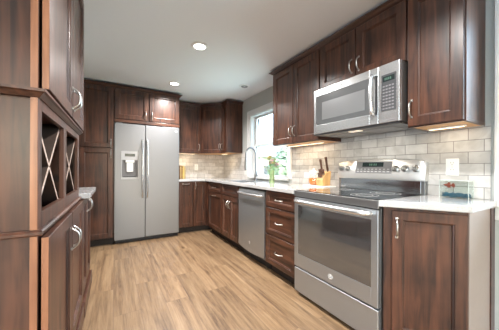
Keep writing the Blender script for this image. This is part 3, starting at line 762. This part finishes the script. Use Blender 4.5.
for (o0, o1) in ((.028, .49), (.51, HW - .018)):
    zc_ = (z0 + z1) / 2 - .007; cx = (o0 + o1) / 2; ww = (o1 - o0) / 2 - .004; hh = (z1 - z0) / 2 - .022
    for sgn in (1, -1):
        b = BM(); L_ = math.hypot(ww, hh) ; an = math.atan2(hh, ww) * sgn
        box(b, -L_, .021, -.006, L_, .40, .006, rot=Matrix.Rotation(-an, 3, 'Y'))
        bmesh.ops.translate(b, verts=b.verts, vec=(cx, 0 if sgn > 0 else .0005, zc_))
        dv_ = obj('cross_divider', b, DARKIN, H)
        b = BM(); box(b, -L_, .0195, -.0065, L_, .021, .0065, rot=Matrix.Rotation(-an, 3, 'Y')); bmesh.ops.translate(b, verts=b.verts, vec=(cx, 0, zc_)); obj('edge_band', b, LAT, dv_)
b = BM(); box(b, .016, .019, 1.363, HW, HD, 2.290); box(b, 0, 0, 1.363, .045, .019, 2.290, .001); box(b, HW - .04, 0, 1.363, HW, .019, 2.290, .001)
obj('upper_body', b, CH, H)
obj('waist_molding', molding(BM(), [(0, HD), (0, 0), (HW, 0)], [(-.01, 1.337), (.004, 1.337), (.016, 1.350), (.023, 1.354), (.023, 1.363), (-.01, 1.363)]), CHX, H)
obj('shelf_board', box(BM(), .008, .008, 1.338, HW, HD, 1.362), CHX, H)
for x0, hx in ((.004, .495), (.527, .558)):
    add_door(H, x0, 1.368, .519, .918, hx, 1.468, sw=.06, y=-.008)
obj('top_trim', molding(BM(), [(0, HD), (0, 0), (HW, 0)], [(-.01, 2.290), (.021, 2.290), (.024, 2.296), (.024, 2.318), (-.01, 2.318)]), CHD, H)
for z0, z1 in ((.0, .874), (.894, 1.336), (1.364, 2.289)):
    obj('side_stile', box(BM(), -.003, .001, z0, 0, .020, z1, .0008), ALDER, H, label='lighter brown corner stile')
for z0, z1 in ((.145, .864), (1.371, 2.283)):
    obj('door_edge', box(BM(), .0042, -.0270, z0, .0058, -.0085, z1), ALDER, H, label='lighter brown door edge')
# base cabinet beyond the hutch
c = thing('base_cabinet', 'cherry base cabinet with paired doors beyond the hutch on the left', 'cabinet', (-.216, 2.084, 0), PI / 2)
obj('body', box(BM(), 0, 0, 0, .640, .605, .875, .001), CH, c); obj('plinth', box(BM(), 0, -.036, 0, .640, 0, .115, .004), CHX, c)
add_door(c, .004, .142, .313, .725, .285, .79, sw=.055); add_door(c, .321, .142, .313, .725, .352, .79, sw=.055)

# ------------------------------------------------------------------ small things on the counters
CT = .9145
# vase of flowers
v = thing('flower_vase', 'green glass vase of pale pink flowers on the counter by the window', 'vase', (1.79, 2.49, CT))
GG = simple('green_glass', (.50, .68, .36), .08, trans=.6)
b = lathe(BM(), [(0, 0), (.034, 0), (.036, .01), (.032, .09), (.042, .165), (.044, .17), (.040, .17), (.029, .09), (.032, .014), (0, .012)])
obj('vase', b, GG, v, smooth=True)
GREEN = simple('stem_green', (.14, .36, .05), .5, var=.3)
b = BM(); heads = []
for k in range(16):
    a = random.uniform(0, 2 * PI); rr = random.uniform(.02, .120); zz = random.uniform(.24, .365) - rr * .4
    hx_, hy_ = rr * math.cos(a), rr * math.sin(a); heads.append((hx_, hy_, zz))
    tube(b, [(hx_ * .12, hy_ * .12, .03), (hx_ * .3, hy_ * .3, .15), (hx_, hy_, zz)], .0022, 6)
obj('stems', b, GREEN, v, smooth=True)
b = BM()
for k in range(38):
    a = random.uniform(0, 2 * PI); rr = random.uniform(.03, .12); z = random.uniform(.18, .33); L_ = random.uniform(.05, .085)
    c0 = Vector((rr * math.cos(a) * .7, rr * math.sin(a) * .7, z)); d0 = Vector((math.cos(a), math.sin(a), random.uniform(-.5, .7))).normalized()
    s0 = d0.cross(Vector((0, 0, 1))).normalized() * .012; n0 = s0.cross(d0).normalized() * .003
    p0, p1, p2, p3, pm = c0, c0 + d0 * L_ * .5 + s0, c0 + d0 * L_, c0 + d0 * L_ * .5 - s0, c0 + d0 * L_ * .5 + n0
    vs = [b.verts.new(p) for p in (p0, p1, p2, p3, pm)]
    for q in range(4): b.faces.new((vs[q], vs[(q + 1) % 4], vs[4]))
lf = obj('leaves', b, simple('leaf_green', (.32, .42, .18), .45, var=.35), v)
lf.modifiers.new('thick', 'SOLIDIFY').thickness = .001
PINK = simple('pale_pink_petals', (.70, .52, .58), .6, var=.12); YEL = simple('cream_petals', (.66, .62, .34), .6, var=.1)
for i, (hx_, hy_, zz) in enumerate(heads):
    b = BM(); dirv = Vector((hx_ * 2, hy_ * 2, .3)).normalized(); Mr = dirv.to_track_quat('Z', 'Y').to_matrix()
    for ring, (n_, L_, up_) in enumerate(((8, .036, .25), (7, .027, .7), (5, .017, 1.3))):
        for q in range(n_):
            a = 2 * PI * q / n_ + ring * .4; d0 = Vector((math.cos(a), math.sin(a), up_)).normalized(); sd = Vector((-math.sin(a), math.cos(a), 0)) * L_ * .42
            vs = [b.verts.new(Vector((hx_, hy_, zz)) + Mr @ p) for p in (Vector((0, 0, 0)), d0 * L_ * .6 + sd, d0 * L_ + Vector((0, 0, .003)), d0 * L_ * .6 - sd)]
            b.faces.new(vs)
    obj('flower', b, PINK if i % 3 else YEL, v)

# cutting board with knife block and orange jar
CBX, CBY = 1.885, 1.78
tag(obj('cutting_board', box(BM(), -.095, -.150, 0, .085, .150, .012, .005, 3), simple('white_marble_board', (.78, .77, .73), .25, var=.06), loc=(CBX + .005, CBY - .01, CT)), 'white board lying on the counter under the knife block and jar', 'cutting board')
kb = thing('knife_block', 'light wood knife block with dark handled knives left of the range', 'knife block', (CBX + .005, 1.712, CT + .0125))
lean = .30
b = BM()
sh = [(-.050, 0), (.060, 0), (.060, .105), (.005, .130), (-.050, .078)]
def yprism(b, poly, y0, y1):
    t = prism(bmesh.new(), [(p[0], p[1]) for p in poly], y0, y1); 
    bmesh.ops.transform(t, verts=t.verts, matrix=Matrix(((1, 0, 0, 0), (0, 0, 1, 0), (0, 1, 0, 0), (0, 0, 0, 1)))); merge(b, t); return b
yprism(b, [(-.058, 0), (.050, 0), (.068, .150), (-.010, .128), (-.062, .060)], -.043, .043)
ko = obj('block', b, BLOCK, kb); mo = ko.modifiers.new('edge', 'BEVEL'); mo.width = .003; mo.segments = 2; mo.limit_method = 'ANGLE'
for i, (yy, xx, zz, ln, kr) in enumerate(((.026, .010, .134, .140, 1.6), (-.022, .040, .142, .155, 1.6), (.028, -.022, .112, .055, 1.0), (.010, -.022, .112, .060, 1.0), (-.008, -.022, .112, .055, 1.0), (-.028, -.022, .112, .055, 1.0), (.020, -.044, .084, .045, 1.0), (0, -.044, .084, .045, 1.0), (-.022, -.044, .084, .045, 1.0))):
    d0 = Vector((-.22, 0, 1)).normalized()
    p = Vector((xx, yy, zz))
    b = BM(); tube(b, [p + d0 * .012, p + d0 * (.02), p + d0 * (ln * .6), p + d0 * ln, p + d0 * (ln + .004)], [.006 * kr, .0085 * kr, .008 * kr, .0105 * kr, .007 * kr], 10, flat=.7)
    kn = obj('knife_handle', b, BROWNW if i != 2 else BROWNW, kb, smooth=True)
    b = BM(); tube(b, [p - d0 * .004, p + d0 * .014], .006, 8); obj('bolster', b, CHROME, kn, smooth=True)
j = thing('jar', 'glass jar holding an orange candle with white lid, beside the knife block', 'jar', (CBX - .03, 1.815, CT + .0125)); j.scale = (1.1, 1.1, 1.12)
ORG = simple('orange_wax', (.78, .20, .02), .3, coat=.3, var=.1)
obj('orange_filling', lathe(BM(), [(0, .004), (.033, .004), (.046, .025), (.048, .055), (.040, .066), (0, .066)]), ORG, j, smooth=True)
obj('glass_body', lathe(BM(), [(0, 0), (.036, 0), (.050, .022), (.052, .056), (.042, .085), (.040, .105), (.042, .108), (.038, .108), (.0385, .085), (.0495, .056), (.0475, .024), (.034, .003), (0, .003)]), TGLASS, j, smooth=True)
obj('lid', lathe(BM(), [(0, .109), (.043, .109), (.045, .114), (.040, .128), (.018, .138), (.008, .142), (.012, .154), (.008, .160), (0, .161)]), simple('white_ceramic', (.80, .78, .72), .3), j, smooth=True)

# betta tank
ft = thing('fish_tank', 'small rectangular glass tank with blue gravel and red fish on the right counter', 'fish tank', (1.945, .640, CT))
b = BM(); hw, hd, hh, tt = .075, .042, .115, .003
box(b, -hd, -hw, 0, hd, hw, tt); box(b, -hd, -hw, tt, -hd + tt, hw, hh); box(b, hd - tt, -hw, tt, hd, hw, hh); box(b, -hd + tt, -hw, tt, hd - tt, -hw + tt, hh); box(b, -hd + tt, hw - tt, tt, hd - tt, hw, hh)
obj('glass_walls', b, TGLASS, ft)
b = BM(); edge = simple('glass_edge', (.60, .66, .63), .15)
for sx in (-1, 1):
    for sy in (-1, 1): box(b, sx * hd - .001, sy * hw - .001, 0, sx * hd + .001, sy * hw + .001, hh)
for sx in (-1, 1): box(b, sx * hd - .0015, -hw, hh - .002, sx * hd + .0015, hw, hh + .001)
for sy in (-1, 1): box(b, -hd, sy * hw - .0015, hh - .002, hd, sy * hw + .0015, hh + .001)
obj('glass_rim', b, edge, ft)
b = BM(); rnd = random.Random(3)
for k in range(420):
    p = Vector((rnd.uniform(-hd + .009, hd - .009), rnd.uniform(-hw + .009, hw - .009), rnd.uniform(.006, .026 + .006 * math.sin(k))))
    r_ = bmesh.ops.create_icosphere(b, subdivisions=1, radius=rnd.uniform(.003, .0055), matrix=Matrix.Translation(p))
gv = obj('gravel', b, simple('blue_gravel', (.008, .09, .15), .35, bscale=60, var=.7), ft, smooth=True); gv['kind'] = 'stuff'
fish = thing('betta_fish', 'red betta fish swimming inside the small glass tank', 'fish', (1.935, .682, CT + .082)); fish.scale = (.85, .85, .85)
skin = simple('fish_red', (.24, .05, .03), .4, var=.4)
b = BM()
rr = [(-.026, .003), (-.018, .0075), (-.006, .0098), (.008, .0085), (.020, .005), (.026, .0035)]
tube(b, [(0, -x, 0) for x, _ in rr], [q for _, q in rr], 12); obj('body', b, skin, fish, smooth=True)
def fin(name, pts):
    b = BM(); vs = [b.verts.new(p) for p in pts]; b.faces.new(vs); o = obj(name, b, skin, fish); o.modifiers.new('t', 'SOLIDIFY').thickness = .001
fin('tail_fin', [(0, -.022, .002), (0, -.036, .018), (0, -.046, .010), (0, -.048, -.004), (0, -.044, -.018), (0, -.034, -.016), (0, -.022, -.003)])
fin('dorsal_fin', [(0, .004, .008), (0, -.006, .022), (0, -.020, .019), (0, -.016, .006)])
fin('anal_fin', [(0, .006, -.008), (0, -.002, -.022), (0, -.022, -.020), (0, -.018, -.006)])
b = BM()
for s_ in (-1, 1): bmesh.ops.create_icosphere(b, subdivisions=2, radius=.0016, matrix=Matrix.Translation((s_ * .0055, .019, .002)))
obj('eyes', b, BLACK, fish, smooth=True)

# outlets
def outlet(loc, rz, label):
    o = thing('electrical_outlet', label, 'outlet', loc, rz)
    pl = obj('cover_plate', box(BM(), -.036, -.005, -.058, .036, 0, .058, .003), WHITEP, o)
    for s_ in (-1, 1):
        b = BM(); lathe(b, [(0, 0), (.0165, 0), (.0165, .0015), (0, .0015)], (0, -.005, s_ * .024), 20, KM.to_3x3())
        rc = obj('receptacle', b, WHITEP, o)
        b = BM(); box(b, -.0075, -.0072, s_ * .024 + .001, -.0055, -.0064, s_ * .024 + .010); box(b, .0055, -.0072, s_ * .024 + .001, .0075, -.0064, s_ * .024 + .010); box(b, -.002, -.0072, s_ * .024 - .011, .002, -.0064, s_ * .024 - .006)
        obj('slots', b, BLACK, rc)
    obj('screw', lathe(BM(), [(0, 0), (.003, 0), (.003, .0012), (0, .0012)], (0, -.005, 0), 12, KM.to_3x3()), NICKEL, o)
outlet((XR - TT - .0005, .680, 1.117), R90, 'white duplex outlet on the tiles above the fish tank')
outlet((1.415, YB - TT - .0005, 1.12), 0, 'white duplex outlet on the far tiled wall near the corner')

# cookbooks by the refrigerator
xs = 1.02
for i, (tk, hh_, dd, colr, lb) in enumerate(((.030, .225, .17, (.16, .07, .03), 'dark brown book standing closest to the refrigerator on the far counter'), (.026, .235, .17, (.62, .42, .18), 'tan book second from the refrigerator on the far counter'),
       (.022, .220, .16, (.36, .20, .07), 'mid brown book third from the refrigerator on the far counter'), (.028, .228, .17, (.70, .52, .16), 'golden yellow book fourth from the refrigerator on the far counter'),
       (.024, .205, .16, (.50, .40, .22), 'olive tan book farthest from the refrigerator on the far counter'))):
    bk = thing('cookbook', lb, 'book', (xs, 4.36, CT), 0, 'books on the far counter')
    b = BM(); box(b, 0, 0, 0, .003, dd, hh_, .0008); box(b, tk - .003, 0, 0, tk, dd, hh_, .0008); box(b, 0, -.002, 0, tk, .003, hh_, .0012)
    obj('cover', b, simple('book_cloth_%d' % i, colr, .6, var=.15), bk)
    obj('pages', box(BM(), .003, .003, .003, tk - .003, dd - .004, hh_ - .003), simple('paper', (.80, .76, .66), .8), bk)
    b = BM(); box(b, .004, -.0028, hh_ * .25, tk - .004, -.0018, hh_ * .27); box(b, .004, -.0028, hh_ * .82, tk - .004, -.0018, hh_ * .84)
    obj('spine_bands', b, simple('gold_band', (.75, .60, .30), .4), bk)
    xs += tk + .002

# ------------------------------------------------------------------ ceiling lights
WARM = (1.0, .96, .93)
LENS = simple('lit_led_lens', (1, 1, 1), .5, emit=(1, .97, .90), es=9)
def downlight(x, y, label, on=True, power=33):
    o = thing('recessed_light', label, 'ceiling light', (x, y, ZC))
    obj('trim_ring', lathe(BM(), [(.054, -.002), (.058, -.010), (.080, -.006), (.083, -.0005), (.054, -.0005)], seg=36), simple('white_light_trim', (.82, .82, .81), .4), o, smooth=True)
    obj('lens', lathe(BM(), [(0, -.004), (.0545, -.004), (.0545, -.0015), (0, -.0015)], seg=36), LENS if on else simple('unlit_reflector', (.66, .67, .67), .4), o)
    if on:
        d = bpy.data.lights.new('downlight', 'AREA'); d.shape = 'DISK'; d.size = .11; d.energy = power; d.color = WARM; d.spread = math.radians(150)
        l = bpy.data.objects.new('downlight', d); COL.objects.link(l); l.location = (0, 0, -.012); l.parent = o
    return o
downlight(.735, 2.26, 'glowing recessed ceiling light nearest the camera')
downlight(.748, 3.44, 'glowing recessed ceiling light in front of the refrigerator')
o = downlight(1.665, 3.02, 'unlit white recessed ceiling fixture above the sink', on=False)
obj('gimbal', lathe(BM(), [(.020, -.004), (.022, -.012), (.046, -.012), (.048, -.004)], seg=30), simple('gimbal_grey', (.25, .26, .26), .4), o, smooth=True)
downlight(.735, .75, 'recessed ceiling light above the near end of the range aisle')
downlight(-.9, -1.6, 'added unseen recessed ceiling light over the dining side', power=30)  # unseen lamp behind the camera, added to fill the room

# under-cabinet light bars
def bar(loc, rz, L_, power, label):
    o = thing('under_cabinet_light', label, 'light', loc, rz)
    obj('housing', box(BM(), -L_ / 2, -.012, -.010, L_ / 2, .012, 0, .002), WHITEP, o)
    obj('diffuser', box(BM(), -L_ / 2 + .01, -.009, -.012, L_ / 2 - .01, .009, -.010), simple('warm_strip', (1, .9, .7), .4, emit=(1, .80, .52), es=2.5), o)
    d = bpy.data.lights.new('strip', 'AREA'); d.shape = 'RECTANGLE'; d.size = L_ - .03; d.size_y = .016; d.energy = power; d.color = (1, .80, .55)
    l = bpy.data.objects.new('strip', d); COL.objects.link(l); l.location = (0, 0, -.014); l.parent = o
bar((1.86, 1.965, ZU + .0005), R90, .56, 1.3, 'slim warm light bar under the double-door cabinet near the window')
bar((1.87, .668, ZU + .0005), R90, .20, .35, 'short light bar under the tall cabinet right of the microwave')
bar((1.165, 4.40, ZU + .0005), 0, .36, 1.0, 'slim warm light bar under the cabinet next to the refrigerator')
bar((1.84, 4.12, ZU + .0005), R90, .26, .9, 'slim warm light bar under the far corner cabinet')

# ------------------------------------------------------------------ outside the window
gr = struct('ground', box(BM(), 2.4, -14, -1.0, 34, 34, -.9), simple('lawn', (.16, .30, .08), .9, bump=.4, bscale=6, var=.4), 'grass outside the window')
hs = thing('neighbouring_house', 'white sided house with grey roof seen through the sink window', 'house', (11.5, 15.5, -.9), math.radians(-55))
b = BM(); box(b, -5, 0, 0, 5, 7, 3.0)
for k in range(14): box(b, -5.02, -.03, .1 + k * .2, 5.02, 0, .28 + k * .2)
obj('wall', b, simple('white_siding', (.86, .87, .88), .7, var=.03), hs)
b = BM(); t = [(-5.5, -.6, 2.95), (5.5, -.6, 2.95), (5.5, 3.5, 5.0), (-5.5, 3.5, 5.0), (-5.5, 7.6, 2.95), (5.5, 7.6, 2.95)]
vs = [b.verts.new(p) for p in t]; b.faces.new((vs[0], vs[1], vs[2], vs[3])); b.faces.new((vs[3], vs[2], vs[5], vs[4])); b.faces.new((vs[0], vs[3], vs[4])); b.faces.new((vs[1], vs[5], vs[2])); b.faces.new((vs[0], vs[4], vs[5], vs[1]))
obj('roof', b, simple('slate_shingle', (.26, .31, .37), .85, var=.2), hs)
for x in (-3.2, -.6, 2.4):
    wq = obj('window', box(BM(), x - .5, -.06, 1.0, x + .5, -.03, 2.3), TRIMW, hs); obj('pane', box(BM(), x - .42, -.07, 1.08, x + .42, -.06, 2.22), simple('dark_pane', (.10, .13, .16), .1), wq)
def foliage(b, cx, cy, cz, R_, n, rnd, lf=.16):
    for k in range(n):
        d0 = Vector((rnd.gauss(0, 1), rnd.gauss(0, 1), rnd.gauss(0, 1))).normalized(); p = Vector((cx, cy, cz)) + d0 * R_ * rnd.uniform(.5, 1.0)
        a = d0.cross(Vector((rnd.random(), rnd.random(), rnd.random()))).normalized() * lf; c_ = (a.cross(d0).normalized() + d0 * rnd.uniform(-.5, .5)) * lf * .6
        b.faces.new([b.verts.new(p + q) for q in (-a, c_, a, -c_)])
rnd = random.Random(11)
for i, (x, y, h, R_, lb) in enumerate(((8.3, 10.6, 1.9, .85, 'leafy tree on the lawn seen low in the sink window'), (10.6, 12.6, 2.6, 1.1, 'taller leafy tree behind the nearer one beyond the sink window'))):
    t = thing('tree', lb, 'tree', (x, y, -.9)); obj('trunk', tube(BM(), [(0, 0, 0), (.05, 0, h * .6), (0, .05, h)], [.12, .09, .05], 10), BARK, t, smooth=True)
    b = BM(); foliage(b, 0, 0, h, R_, 900, rnd); foliage(b, .5, .3, h - .5, R_ * .7, 500, rnd); obj('crown', b, simple('tree_leaves', (.20, .30, .22), .7, bscale=3, var=.5), t)
for i, (x, y, lb) in enumerate(((6.9, 7.6, 'round shrub closest to the sink window outside'), (8.6, 8.4, 'round shrub behind the closest one outside the sink window'))):
    t = thing('shrub', lb, 'shrub', (x, y, -.9)); b = BM(); foliage(b, 0, 0, .6, .75, 900, rnd, .08); obj('foliage', b, simple('shrub_leaves', (.13, .27, .12), .7, bscale=3, var=.5), t)
    obj('stem', tube(BM(), [(0, 0, 0), (0, 0, .6)], .03, 8), BARK, t)

SC.cycles.max_bounces = 10; SC.cycles.diffuse_bounces = 6; SC.cycles.glossy_bounces = 5; SC.cycles.transmission_bounces = 8; SC.cycles.transparent_max_bounces = 12
SC.cycles.sample_clamp_indirect = 6; SC.cycles.caustics_reflective = False; SC.cycles.caustics_refractive = False
